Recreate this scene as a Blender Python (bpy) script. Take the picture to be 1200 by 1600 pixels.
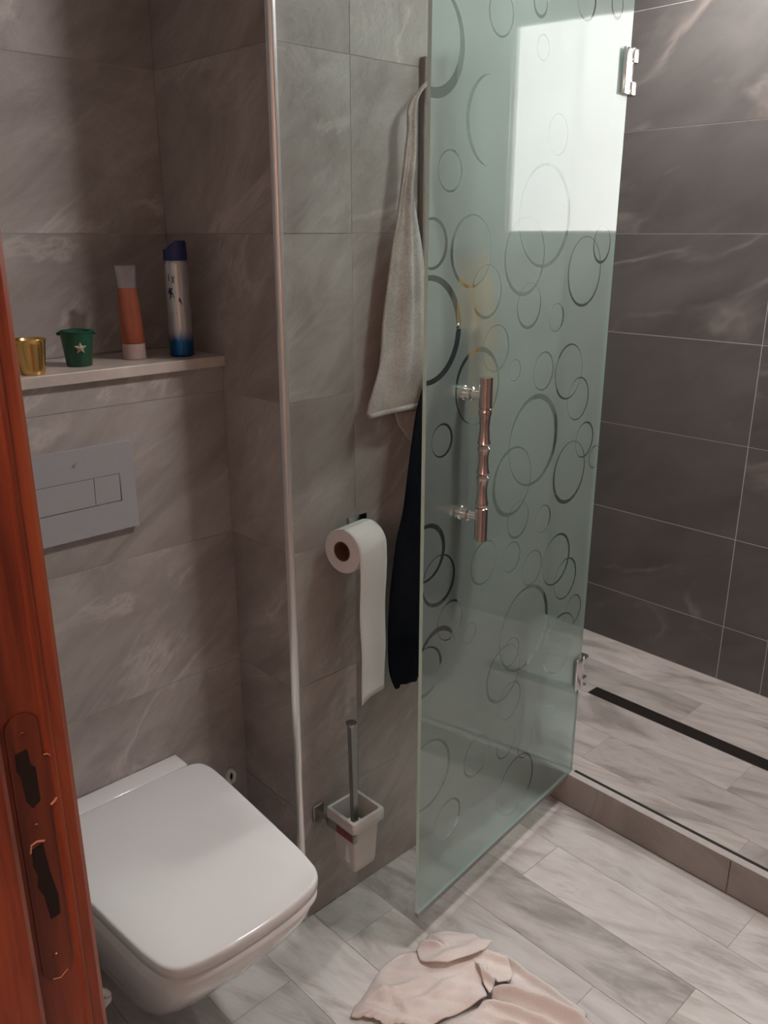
import bpy, bmesh, math, random
from mathutils import Vector, Matrix
R = math.radians
random.seed(7)
scn = bpy.context.scene
for o in list(bpy.data.objects): bpy.data.objects.remove(o)
C = scn.collection

# ---------------------------------------------------------------- camera, world, exposure
cam_d = bpy.data.cameras.new('camera'); cam = bpy.data.objects.new('camera', cam_d); C.objects.link(cam)
cam.location = (0, 0, 1.5); cam.rotation_euler = (R(90 - 18.24), 0, R(46.4 - 90))
cam_d.sensor_fit = 'VERTICAL'; cam_d.sensor_height = 24; cam_d.lens = 24 * 1320 / 1600
cam_d.clip_start = 0.02; cam_d.clip_end = 50
scn.camera = cam
w = bpy.data.worlds.new('world'); scn.world = w; w.use_nodes = True
w.node_tree.nodes['Background'].inputs[0].default_value = (0.75, 0.85, 1, 1)
w.node_tree.nodes['Background'].inputs[1].default_value = 0.3
scn.view_settings.view_transform = 'Standard'; scn.view_settings.look = 'None'
scn.view_settings.gamma = 1; scn.view_settings.use_curve_mapping = False
scn.view_settings.exposure = 0.0
scn.cycles.max_bounces = 9
WINDOW_GLOW = 5.6      # daylight on the frosted window pane
LAMP_GLOW = 180.0       # round ceiling lamp of the bathroom
SHOWER_GLOW = 180.0    # round ceiling lamp over the shower
HALL_GLOW = 78.0        # warm lamp of the hallway behind the camera

# ---------------------------------------------------------------- node helpers
def new_mat(name):
    m = bpy.data.materials.new(name); m.use_nodes = True
    nt = m.node_tree; nt.nodes.clear()
    out = nt.nodes.new('ShaderNodeOutputMaterial')
    return m, nt, out
def nd(nt, typ, **kw):
    n = nt.nodes.new(typ)
    for k, v in kw.items():
        if k.startswith('i_'):
            key = k[2:].replace('_', ' ')
            n.inputs[key].default_value = v
        else: setattr(n, k, v)
    return n
def math_n(nt, op, a, b=None, c=None):
    n = nt.nodes.new('ShaderNodeMath'); n.operation = op
    for i, x in enumerate((a, b, c)):
        if x is None: continue
        if isinstance(x, (int, float)): n.inputs[i].default_value = x
        else: nt.links.new(x, n.inputs[i])
    return n.outputs[0]
def ramp(nt, fac, stops):
    n = nt.nodes.new('ShaderNodeValToRGB'); el = n.color_ramp.elements
    while len(el) < len(stops): el.new(0.5)
    for e, (p, c) in zip(el, stops):
        e.position = p; e.color = (*c, 1) if len(c) == 3 else c
    nt.links.new(fac, n.inputs[0]); return n.outputs[0]
def obj_coords(nt, rnd=7.0, rot=(0, 0, 0), scale=(1, 1, 1)):
    tc = nd(nt, 'ShaderNodeTexCoord'); oi = nd(nt, 'ShaderNodeObjectInfo')
    sc = nd(nt, 'ShaderNodeVectorMath', operation='SCALE'); sc.inputs[0].default_value = (rnd, rnd * 1.7, rnd * 2.3)
    nt.links.new(oi.outputs['Random'], sc.inputs['Scale'])
    r = nd(nt, 'ShaderNodeMapping'); r.inputs['Rotation'].default_value = rot
    nt.links.new(tc.outputs['Object'], r.inputs[0])
    m = nd(nt, 'ShaderNodeMapping'); m.inputs['Scale'].default_value = scale
    nt.links.new(r.outputs[0], m.inputs[0])
    ad = nd(nt, 'ShaderNodeVectorMath', operation='ADD')
    nt.links.new(m.outputs[0], ad.inputs[0]); nt.links.new(sc.outputs[0], ad.inputs[1])
    return ad.outputs[0], oi.outputs['Random']
def noise(nt, vec, scale, detail=6, rough=0.55, dist=0.0):
    n = nd(nt, 'ShaderNodeTexNoise'); n.inputs['Scale'].default_value = scale; n.inputs['Detail'].default_value = detail
    n.inputs['Roughness'].default_value = rough; n.inputs['Distortion'].default_value = dist
    nt.links.new(vec, n.inputs['Vector']); return n.outputs['Fac']
def mixc(nt, fac, a, b, mode='MIX'):
    n = nt.nodes.new('ShaderNodeMix'); n.data_type = 'RGBA'; n.blend_type = mode
    for sock, x in ((n.inputs[0], fac), (n.inputs[6], a), (n.inputs[7], b)):
        if isinstance(x, (int, float)): sock.default_value = x
        elif isinstance(x, tuple): sock.default_value = (*x, 1)
        else: nt.links.new(x, sock)
    return n.outputs[2]
def principled(nt, out, col, rough=0.5, metal=0.0, bump=None, bstr=0.3, bdist=0.004, **kw):
    p = nd(nt, 'ShaderNodeBsdfPrincipled')
    if isinstance(col, tuple): p.inputs['Base Color'].default_value = (*col, 1)
    else: nt.links.new(col, p.inputs['Base Color'])
    if isinstance(rough, (int, float)): p.inputs['Roughness'].default_value = rough
    else: nt.links.new(rough, p.inputs['Roughness'])
    p.inputs['Metallic'].default_value = metal
    for k, v in kw.items(): p.inputs[k.replace('_', ' ')].default_value = v
    if bump is not None:
        b = nd(nt, 'ShaderNodeBump'); b.inputs['Strength'].default_value = bstr; b.inputs['Distance'].default_value = bdist
        nt.links.new(bump, b.inputs['Height']); nt.links.new(b.outputs[0], p.inputs['Normal'])
    nt.links.new(p.outputs[0], out.inputs[0]); return p

# ---------------------------------------------------------------- materials
def m_plain(name, col, rough=0.5, metal=0.0, nscale=60, var=0.06, bstr=0.05, **kw):
    m, nt, out = new_mat(name)
    v, rr = obj_coords(nt, 3)
    f = noise(nt, v, nscale, 3)
    a = tuple(c * (1 - var) for c in col); b = tuple(min(1, c * (1 + var)) for c in col)
    principled(nt, out, ramp(nt, f, [(0.3, a), (0.7, b)]), rough, metal, f, bstr, 0.001, **kw)
    return m
def m_slate():
    m, nt, out = new_mat('grey brown slate look tile')
    v, rr = obj_coords(nt, 9, rot=(0, R(38), 0), scale=(1, 1, 2.1))
    streak = noise(nt, v, 2.6, 10, 0.64, 1.5)
    v2, _ = obj_coords(nt, 5, rot=(0, R(30), 0), scale=(1, 1, 1.5))
    cloud = noise(nt, v2, 2.4, 5, 0.55, 0.6)
    v3, _ = obj_coords(nt, 4, rot=(0, R(42), 0), scale=(1, 1, 5))
    thin = noise(nt, v3, 6.0, 8, 0.66, 0.8)
    fine = noise(nt, v, 30, 7, 0.7)
    c = ramp(nt, streak, [(0.36, (0.235, 0.196, 0.182)), (0.50, (0.335, 0.295, 0.277)), (0.62, (0.43, 0.388, 0.365))])
    c = mixc(nt, 0.45, c, ramp(nt, cloud, [(0.35, (0.26, 0.22, 0.204)), (0.65, (0.41, 0.37, 0.35))]))
    c = mixc(nt, 0.13, c, ramp(nt, thin, [(0.38, (0.20, 0.168, 0.155)), (0.62, (0.46, 0.415, 0.39))]))
    ridge = math_n(nt, 'ABSOLUTE', math_n(nt, 'SUBTRACT', noise(nt, v, 1.1, 9, 0.6, 0.9), 0.52))
    vein = ramp(nt, math_n(nt, 'ADD', ridge, math_n(nt, 'MULTIPLY', thin, 0.02)), [(0.008, (1, 1, 1)), (0.022, (0.4, 0.4, 0.4)), (0.034, (0, 0, 0))])
    gate = ramp(nt, cloud, [(0.48, (0, 0, 0)), (0.60, (0.65, 0.65, 0.65))])
    c3 = mixc(nt, math_n(nt, 'MULTIPLY', vein, gate), c, (0.56, 0.51, 0.475))
    tint = nd(nt, 'ShaderNodeHueSaturation'); nt.links.new(c3, tint.inputs['Color'])
    nt.links.new(math_n(nt, 'ADD', math_n(nt, 'MULTIPLY', rr, 0.16), 0.92), tint.inputs['Value'])
    h = math_n(nt, 'ADD', math_n(nt, 'ADD', streak, math_n(nt, 'MULTIPLY', thin, 0.22)), math_n(nt, 'MULTIPLY', fine, 0.16))
    principled(nt, out, tint.outputs[0], 0.40, 0, h, 0.5, 0.012)
    return m
def m_dark():
    m, nt, out = new_mat('anthracite marble look tile')
    v, rr = obj_coords(nt, 9, rot=(0, R(24), 0), scale=(1, 1, 2.2))
    cloud = noise(nt, v, 4, 6, 0.55, 0.4)
    base = ramp(nt, cloud, [(0.3, (0.074, 0.069, 0.067)), (0.7, (0.108, 0.101, 0.099))])
    ridge = math_n(nt, 'ABSOLUTE', math_n(nt, 'SUBTRACT', noise(nt, v, 1.35, 5, 0.5, 0.6), 0.5))
    vein = ramp(nt, ridge, [(0.0, (1, 1, 1)), (0.012, (0.55, 0.55, 0.55)), (0.028, (0, 0, 0))])
    gate = ramp(nt, noise(nt, v, 3.0, 3, 0.5), [(0.45, (0, 0, 0)), (0.62, (1, 1, 1))])
    c = mixc(nt, math_n(nt, 'MULTIPLY', vein, gate), base, (0.175, 0.155, 0.145))
    principled(nt, out, c, 0.30, 0, cloud, 0.04, 0.002)
    return m
def m_plank(name='pale grey wood look porcelain', k=(1.0, 1.0, 1.0)):
    m, nt, out = new_mat(name)
    K = lambda c: tuple(a * b for a, b in zip(k, c))
    v, rr = obj_coords(nt, 11, rot=(0, 0, R(-14)), scale=(4.0, 1.0, 1))
    s = noise(nt, v, 1.9, 9, 0.62, 1.3)
    v2, _ = obj_coords(nt, 6, rot=(0, 0, R(-6)), scale=(9, 1.1, 1))
    g = noise(nt, v2, 4, 8, 0.66, 0.5)
    v3, _ = obj_coords(nt, 8, rot=(0, 0, R(-30)), scale=(1, 1.6, 1))
    cl = noise(nt, v3, 3.0, 5, 0.55, 0.6)
    c = ramp(nt, s, [(0.37, K((0.24, 0.218, 0.203))), (0.44, K((0.43, 0.41, 0.392))), (0.50, K((0.60, 0.588, 0.57))), (0.57, K((0.68, 0.67, 0.655))), (0.62, K((0.52, 0.50, 0.48)))])
    c = mixc(nt, 0.25, c, ramp(nt, g, [(0.36, K((0.33, 0.305, 0.285))), (0.60, K((0.66, 0.645, 0.63)))]))
    c = mixc(nt, 0.25, c, ramp(nt, cl, [(0.35, K((0.40, 0.375, 0.355))), (0.65, K((0.66, 0.65, 0.635)))]))
    t = nd(nt, 'ShaderNodeHueSaturation'); nt.links.new(c, t.inputs['Color'])
    nt.links.new(math_n(nt, 'ADD', math_n(nt, 'MULTIPLY', rr, 0.26), 0.84), t.inputs['Value'])
    principled(nt, out, t.outputs[0], 0.38, 0, g, 0.08, 0.002)
    return m
def m_wood(name='orange brown varnished wood', k=1.0):
    m, nt, out = new_mat(name)
    v, rr = obj_coords(nt, 3, scale=(16, 16, 0.9))
    g = noise(nt, v, 2.6, 8, 0.6, 1.2)
    v2, _ = obj_coords(nt, 3, scale=(50, 50, 2.36))
    f = noise(nt, v2, 3, 4, 0.6)
    c = ramp(nt, g, [(0.3, (0.085, 0.013, 0.006)), (0.47, (0.20, 0.038, 0.014)), (0.62, (0.29, 0.063, 0.022)), (0.8, (0.36, 0.09, 0.034))])
    c = mixc(nt, 0.25, c, ramp(nt, f, [(0.4, (0.09, 0.016, 0.008)), (0.6, (0.28, 0.066, 0.025))]))
    c = mixc(nt, 1.0, c, (k, k, k), 'MULTIPLY')
    principled(nt, out, c, 0.34, 0, f, 0.12, 0.001)
    return m
def m_fabric(name, lo, hi, weave=220, rough=0.95, blotch=9):
    m, nt, out = new_mat(name)
    v, rr = obj_coords(nt, 3)
    a = noise(nt, v, blotch, 5, 0.6); b = noise(nt, v, weave, 3, 0.7)
    c = ramp(nt, math_n(nt, 'ADD', math_n(nt, 'MULTIPLY', a, 0.6), math_n(nt, 'MULTIPLY', b, 0.4)), [(0.36, lo), (0.64, hi)])
    p = principled(nt, out, c, rough, 0, b, 0.5, 0.002)
    p.inputs['Sheen Weight'].default_value = 0.0 if hi[0] < 0.1 else 0.25
    if hi[0] < 0.1: p.inputs['Specular IOR Level'].default_value = 0.05
    return m
def m_chrome(name='polished chrome', col=(0.78, 0.77, 0.76), rough=0.12):
    m, nt, out = new_mat(name)
    v, _ = obj_coords(nt, 3); f = noise(nt, v, 90, 3)
    principled(nt, out, col, math_n(nt, 'ADD', math_n(nt, 'MULTIPLY', f, 0.1), rough), 1.0)
    return m
def m_emit(name, col, strength):
    m, nt, out = new_mat(name)
    v, _ = obj_coords(nt, 0); f = noise(nt, v, 14, 3)
    e = nd(nt, 'ShaderNodeEmission'); e.inputs[0].default_value = (*col, 1)
    nt.links.new(math_n(nt, 'MULTIPLY', math_n(nt, 'ADD', math_n(nt, 'MULTIPLY', f, 0.1), 0.95), strength), e.inputs[1])
    nt.links.new(e.outputs[0], out.inputs[0]); return m

# clear rings left in the frosting: (distance from hinge edge, height, radius, width mm, direction of the thick side)
RINGS = [(0.676, 1.784, 0.081, 11, -60), (0.513, 1.684, 0.073, -8, 180), (0.626, 1.599, 0.034, 4, 0), (0.492, 1.853, 0.038, 4, None), (0.672, 1.484, 0.042, 5, 0), (0.558, 1.47, 0.063, 5, 200), (0.505, 1.398, 0.049, 4, -90), (0.677, 1.341, 0.093, 10, 0), (0.466, 1.292, 0.045, 3, 0), (0.524, 1.227, 0.073, 6, 90), (0.31, 1.532, 0.097, 7, 0), (0.378, 1.457, 0.073, 5, -90), (0.279, 1.681, 0.038, 3, 0), (0.352, 1.82, 0.022, 3, None), (0.133, 1.422, 0.073, 4, -90), (0.063, 1.477, 0.04, 4, -90), (0.354, 1.364, 0.045, 4, -90), (0.242, 1.334, 0.03, 3, 0), (0.395, 1.242, 0.022, 2, 0), (0.282, 1.227, 0.041, 4, 0), (0.174, 1.213, 0.061, 4, 180), (0.121, 1.146, 0.049, 3, 0), (0.306, 1.083, 0.099, 9, 20), (0.385, 1.009, 0.075, 7, 200), (0.633, 1.142, 0.032, 4, 0), (0.075, 1.043, 0.043, 4, 0), (0.139, 0.977, 0.074, 6, 250), (0.018, 0.991, 0.028, 3, None), (0.354, 0.918, 0.043, 4, -90), (0.247, 0.892, 0.033, 3, 0), (0.481, 0.857, 0.048, 4, 180), (0.372, 0.837, 0.035, 3, 0), (0.282, 0.785, 0.042, 3, 0), (0.172, 0.772, 0.064, 5, 0), (0.12, 0.707, 0.053, 4, 0), (0.674, 0.933, 0.058, 7, 20), (0.634, 0.866, 0.053, 6, -60), (0.593, 0.768, 0.043, 4, 0), (0.633, 0.708, 0.059, -9, 90), (0.301, 0.641, 0.104, 8, -10), (0.068, 0.605, 0.041, 3, 0), (0.129, 0.536, 0.08, 6, 180), (0.354, 0.602, 0.035, 3, 0), (0.383, 0.558, 0.069, 5, 220), (0.672, 0.683, 0.054, 6, -60), (0.523, 0.713, 0.024, 2, 0), (0.349, 0.476, 0.047, 3, 0), (0.66, 0.44, 0.08, 6, -20), (0.583, 0.288, 0.048, 4, 0), (0.479, 0.393, 0.05, 4, 200), (0.356, 0.365, 0.04, 3, -90), (0.261, 0.316, 0.038, 3, -90), (0.299, 0.22, 0.08, 5, 30), (0.368, 1.888, 0.024, 4, -90), (0.075, 1.935, 0.026, 4, -90), (0.2, 1.922, 0.036, 4, 0), (0.6, 1.98, 0.05, 5, 0), (0.45, 2.0, 0.06, 5, 90)]
TEAL = (0.70, 0.88, 0.835)
def m_frost():
    m, nt, out = new_mat('frosted glass with clear rings')
    tc = nd(nt, 'ShaderNodeTexCoord'); sep = nd(nt, 'ShaderNodeSeparateXYZ'); nt.links.new(tc.outputs['Object'], sep.inputs[0])
    comb = nd(nt, 'ShaderNodeCombineXYZ'); nt.links.new(sep.outputs[0], comb.inputs[0]); nt.links.new(sep.outputs[2], comb.inputs[1])
    P = comb.outputs[0]; acc = None
    def dist(x, y):
        n = nt.nodes.new('ShaderNodeVectorMath'); n.operation = 'DISTANCE'
        nt.links.new(P, n.inputs[0]); n.inputs[1].default_value = (x, y, 0); return n.outputs['Value']
    for s, z, r, wd, a in RINGS:
        wd = wd * 0.00145
        if wd < 0: wd = -wd; k = wd; ox = k * math.cos(R(a)); oy = -k * math.sin(R(a)); ri = r + wd * 0.15
        elif a is None: ox = oy = 0; ri = r - wd * 0.6
        else:
            # image right is towards the hinge (-s)
            k = wd * 0.42; ox = k * math.cos(R(a)); oy = -k * math.sin(R(a)); ri = r - wd * 0.62
        inside = math_n(nt, 'LESS_THAN', dist(s, z), r)
        outer = math_n(nt, 'GREATER_THAN', dist(s + ox, z + oy), ri)
        b = math_n(nt, 'MULTIPLY', inside, outer)
        acc = b if acc is None else math_n(nt, 'MAXIMUM', acc, b)
    frost = math_n(nt, 'SUBTRACT', 1.0, acc)
    refr = nd(nt, 'ShaderNodeBsdfRefraction'); refr.inputs['Color'].default_value = (0.80, 0.95, 0.93, 1); refr.inputs['IOR'].default_value = 1.12
    nt.links.new(math_n(nt, 'MULTIPLY', frost, 0.36), refr.inputs['Roughness'])
    tr = nd(nt, 'ShaderNodeBsdfTransparent'); tr.inputs[0].default_value = (0.68, 0.81, 0.785, 1)
    df = nd(nt, 'ShaderNodeBsdfDiffuse'); df.inputs[0].default_value = (*TEAL, 1)
    tl = nd(nt, 'ShaderNodeBsdfTranslucent'); tl.inputs[0].default_value = (*TEAL, 1)
    def mix(f, a, b):
        n = nd(nt, 'ShaderNodeMixShader')
        if isinstance(f, float): n.inputs[0].default_value = f
        else: nt.links.new(f, n.inputs[0])
        nt.links.new(a, n.inputs[1]); nt.links.new(b, n.inputs[2]); return n.outputs[0]
    clearish = mix(math_n(nt, 'MULTIPLY', frost, 0.62), tr.outputs[0], refr.outputs[0])
    milk = mix(0.45, df.outputs[0], tl.outputs[0])
    body = mix(math_n(nt, 'ADD', math_n(nt, 'MULTIPLY', frost, 0.19), 0.04), clearish, milk)
    gl = nd(nt, 'ShaderNodeBsdfGlossy'); gl.inputs['Roughness'].default_value = 0.0; gl.inputs['Color'].default_value = (1, 1, 1, 1)
    fr = nd(nt, 'ShaderNodeFresnel'); fr.inputs[0].default_value = 1.52
    ge = nd(nt, 'ShaderNodeNewGeometry')   # the inner side of the face must not show total reflection
    frf = math_n(nt, 'MULTIPLY', fr.outputs[0], math_n(nt, 'SUBTRACT', 1.0, ge.outputs['Backfacing']))
    nt.links.new(mix(frf, body, gl.outputs[0]), out.inputs[0])
    return m
def m_glassback():
    m, nt, out = new_mat('green glass back face')
    tr = nd(nt, 'ShaderNodeBsdfTransparent'); tr.inputs[0].default_value = (0.93, 0.98, 0.965, 1)
    gl = nd(nt, 'ShaderNodeBsdfGlossy'); gl.inputs['Roughness'].default_value = 0.02
    fr = nd(nt, 'ShaderNodeFresnel'); fr.inputs[0].default_value = 1.3
    ge = nd(nt, 'ShaderNodeNewGeometry')
    n = nd(nt, 'ShaderNodeMixShader'); nt.links.new(math_n(nt, 'MULTIPLY', fr.outputs[0], math_n(nt, 'SUBTRACT', 1.0, ge.outputs['Backfacing'])), n.inputs[0]); nt.links.new(tr.outputs[0], n.inputs[1]); nt.links.new(gl.outputs[0], n.inputs[2])
    nt.links.new(n.outputs[0], out.inputs[0]); return m
def m_tube_orange():
    m, nt, out = new_mat('translucent orange plastic')
    v, _ = obj_coords(nt, 2); f = noise(nt, v, 20, 3)
    p = principled(nt, out, ramp(nt, f, [(0.3, (0.30, 0.08, 0.04)), (0.7, (0.37, 0.105, 0.052))]), 0.3, 0)
    p.inputs['Subsurface Weight'].default_value = 0.3; p.inputs['Subsurface Radius'].default_value = (0.02, 0.006, 0.003)
    return m
def m_can():
    m, nt, out = new_mat('silver can with blue base print')
    tc = nd(nt, 'ShaderNodeTexCoord'); sep = nd(nt, 'ShaderNodeSeparateXYZ'); nt.links.new(tc.outputs['Object'], sep.inputs[0])
    v, _ = obj_coords(nt, 2, scale=(1, 1, 0.1)); f = noise(nt, v, 160, 2)
    z = math_n(nt, 'ADD', sep.outputs[2], math_n(nt, 'MULTIPLY', math_n(nt, 'SUBTRACT', f, 0.5), 0.02))
    c = ramp(nt, math_n(nt, 'MULTIPLY', z, 10), [(0.0, (0.01, 0.07, 0.22)), (0.30, (0.015, 0.12, 0.30)), (0.50, (0.50, 0.50, 0.52)), (1, (0.55, 0.54, 0.54))])
    principled(nt, out, c, 0.30, 0.75); return m

M = dict(
    slate=m_slate(), dark=m_dark(), plank=m_plank(), curb=m_plank('taupe wood look porcelain', (0.44, 0.40, 0.392)), plankshade=m_plank('shaded wood look porcelain of the shower', (0.80, 0.765, 0.75)), wood=m_wood(), woodplate=m_wood('dark brown painted metal', 0.6), worn=m_plain('worn pale paint', (0.45, 0.22, 0.13), 0.6),  # shower planks: the floor porcelain again, with dimmer light painted into its colour
    frost=m_frost(), glassback=m_glassback(), chrome=m_chrome(), alu=m_chrome('satin aluminium', (0.80, 0.79, 0.78), 0.26), brushed=m_chrome('brushed rose steel', (0.56, 0.44, 0.41), 0.13),
    grout=m_plain('grey grout', (0.40, 0.36, 0.34), 0.9), groutlight=m_plain('light grey grout', (0.42, 0.39, 0.37), 0.9),
    groutfloor=m_plain('floor grout', (0.40, 0.37, 0.35), 0.9),
    paint=m_plain('white ceiling paint', (0.80, 0.79, 0.77), 0.9, nscale=20),
    cream=m_plain('cream hallway paint', (0.66, 0.55, 0.46), 0.9, nscale=20),
    ceramic=m_plain('white glazed ceramic', (0.80, 0.79, 0.78), 0.10, nscale=5, var=0.01, bstr=0.0, Coat_Weight=0.5),
    seat=m_plain('white seat plastic', (0.80, 0.805, 0.80), 0.14, nscale=5, var=0.01, bstr=0.0),
    trimstone=m_plain('light grey stone strip', (0.44, 0.42, 0.40), 0.4), shelf=m_plain('cream stone ledge', (0.50, 0.43, 0.385), 0.35, nscale=30, var=0.1),
    platep=m_plain('satin silver plastic', (0.44, 0.44, 0.455), 0.28, metal=0.4, nscale=200, var=0.02, bstr=0.02),
    black=m_plain('black rubber', (0.012, 0.010, 0.010), 0.6), drain=m_plain('dark drain metal', (0.020, 0.016, 0.015), 0.45, metal=0.3),
    hole_shade=m_plain('painted hole shade', (0.006, 0.002, 0.0015), 0.9),  # near black fill, paints the shade inside lock and clip openings
    whitep=m_plain('white plastic', (0.70, 0.68, 0.66), 0.35, var=0.02), window_white=m_plain('white window frame', (0.75, 0.75, 0.74), 0.4, var=0.02),
    paper=m_plain('white tissue paper', (0.64, 0.61, 0.60), 0.95, nscale=300, var=0.03, bstr=0.3), card=m_plain('brown cardboard', (0.16, 0.085, 0.06), 0.9),
    towel=m_fabric('grey beige terry', (0.26, 0.225, 0.21), (0.48, 0.435, 0.41)),
    cloth=m_fabric('beige cotton', (0.72, 0.65, 0.62), (0.83, 0.77, 0.74), 300),
    blackc=m_fabric('black cotton', (0.004, 0.005, 0.008), (0.009, 0.010, 0.014), 200),
    ochre=m_fabric('ochre cloth', (0.50, 0.24, 0.09), (0.64, 0.34, 0.14), 160),
    rack=m_plain('grey lacquer panel', (0.19, 0.165, 0.155), 0.4),
    frostcup=m_plain('frosted white glass', (0.50, 0.48, 0.46), 0.30, var=0.02),
    red=m_plain('dark red label', (0.20, 0.03, 0.04), 0.4), steel=m_chrome('dark satin steel', (0.36, 0.33, 0.31), 0.28),
    gold=m_chrome('gold metal', (0.78, 0.50, 0.18), 0.16), green=m_plain('green enamel', (0.010, 0.075, 0.038), 0.4, var=0.12),
    star=m_plain('pale felt star', (0.46, 0.40, 0.33), 0.9), orange=m_tube_orange(), cap=m_plain('pale pink cap', (0.50, 0.37, 0.33), 0.35),
    clearp=m_plain('greyish clear plastic', (0.24, 0.215, 0.215), 0.2, metal=0.2), can=m_can(), navy=m_plain('navy plastic', (0.014, 0.022, 0.11), 0.35),
    navyprint=m_plain('navy print', (0.012, 0.018, 0.07), 0.4),
    glassedge=m_plain('pale green glass edge', (0.48, 0.66, 0.62), 0.2, var=0.02),
    pane=m_emit('daylit frosted window pane', (1.0, 0.985, 0.96), WINDOW_GLOW),
    lamp2=m_emit('shower lamp diffuser', (1.0, 0.96, 0.92), SHOWER_GLOW), lamp=m_emit('lamp diffuser', (1.0, 0.94, 0.92), LAMP_GLOW), hall=m_emit('hall lamp diffuser', (1.0, 0.66, 0.52), HALL_GLOW),
)

# ---------------------------------------------------------------- mesh helpers
def obj(name, bm, mat, parent=None, smooth=False, loc=None, angle=None):
    if isinstance(bm, bmesh.types.BMesh):
        me = bpy.data.meshes.new(name); bm.normal_update(); bm.to_mesh(me); bm.free()
    else: me = bm
    if not me.materials:
        for m_ in (mat if isinstance(mat, (list, tuple)) else [mat]): me.materials.append(M[m_])
    o = bpy.data.objects.new(name, me); C.objects.link(o)
    if smooth:
        me.polygons.foreach_set('use_smooth', [True] * len(me.polygons))
        if angle is not None and hasattr(me, 'set_sharp_from_angle'): me.set_sharp_from_angle(angle=R(angle))
    if loc is not None: o.location = loc
    if parent is not None: o.parent = parent
    return o
def box(bm, lo, hi, bev=0.0, seg=1):
    lo, hi = [min(a, b) for a, b in zip(lo, hi)], [max(a, b) for a, b in zip(lo, hi)]
    vs = [bm.verts.new((x, y, z)) for x in (lo[0], hi[0]) for y in (lo[1], hi[1]) for z in (lo[2], hi[2])]
    idx = [(0, 1, 3, 2), (4, 6, 7, 5), (0, 4, 5, 1), (2, 3, 7, 6), (0, 2, 6, 4), (1, 5, 7, 3)]
    fs = [bm.faces.new([vs[i] for i in f]) for f in idx]
    if bev > 0:
        es = list({e for f in fs for e in f.edges})
        bmesh.ops.bevel(bm, geom=es, offset=bev, segments=seg, affect='EDGES', profile=0.5)
def B(lo, hi, bev=0.0, seg=1):
    bm = bmesh.new(); box(bm, lo, hi, bev, seg); return bm
def loft(bm, loops, cap0=True, cap1=True, closed=True):
    rows = [[bm.verts.new(p) for p in l] for l in loops]
    n = len(rows[0])
    for a, b in zip(rows, rows[1:]):
        for i in range(n if closed else n - 1):
            bm.faces.new((a[i], a[(i + 1) % n], b[(i + 1) % n], b[i]))
    if cap0: bm.faces.new(rows[0][::-1])
    if cap1: bm.faces.new(rows[-1])
    return rows
def lathe(bm, prof, c=(0, 0), n=28, cap0=True, cap1=True):
    loft(bm, [[(c[0] + r * math.cos(2 * math.pi * i / n), c[1] + r * math.sin(2 * math.pi * i / n), z) for i in range(n)] for r, z in prof], cap0, cap1)
def tube(bm, pts, r, n=10, cap=True):
    pts = [Vector(p) for p in pts]; loops = []; up = None
    for i, p in enumerate(pts):
        t = (pts[min(i + 1, len(pts) - 1)] - pts[max(i - 1, 0)]).normalized()
        if up is None:
            up = Vector((0, 0, 1)) if abs(t.z) < 0.9 else Vector((1, 0, 0))
        a = t.cross(up).normalized(); b = a.cross(t).normalized(); up = b
        rr = r[i] if isinstance(r, (list, tuple)) else r
        loops.append([p + a * rr * math.cos(2 * math.pi * k / n) + b * rr * math.sin(2 * math.pi * k / n) for k in range(n)])
    loft(bm, loops, cap, cap)
def prism(bm, poly, y0, y1, axis='xz'):
    def P(a, b, d): return (a, d, b) if axis == 'xz' else (a, b, d)
    loft(bm, [[P(a, b, y0) for a, b in poly], [P(a, b, y1) for a, b in poly]])
def fix(bm): bmesh.ops.recalc_face_normals(bm, faces=bm.faces); return bm
def catmull(pts, n=8, closed=False):
    out = []; N = len(pts)
    rng = range(N if closed else N - 1)
    for i in rng:
        if closed: p = [pts[(i + k - 1) % N] for k in range(4)]
        else: p = [pts[max(0, min(N - 1, i + k - 1))] for k in range(4)]
        for j in range(n):
            t = j / n
            out.append(tuple(0.5 * (2 * b + (c - a) * t + (2 * a - 5 * b + 4 * c - d) * t * t + (-a + 3 * b - 3 * c + d) * t ** 3) for a, b, c, d in zip(*p)))
    if not closed: out.append(tuple(pts[-1]))
    return out
def tag(o, label=None, cat=None, group=None, kind=None):
    if label: o['label'] = label
    if cat: o['category'] = cat
    if group: o['group'] = group
    if kind: o['kind'] = kind
    return o
def empty(name, loc=(0, 0, 0), rz=0.0):
    o = bpy.data.objects.new(name, None); C.objects.link(o); o.location = loc; o.rotation_euler = (0, 0, rz); o.empty_display_size = 0.05
    return o
def struct(name, bm, mat, label=None):
    o = obj(name, bm, mat); o['kind'] = 'structure'
    if label: o['label'] = label
    return o

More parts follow.
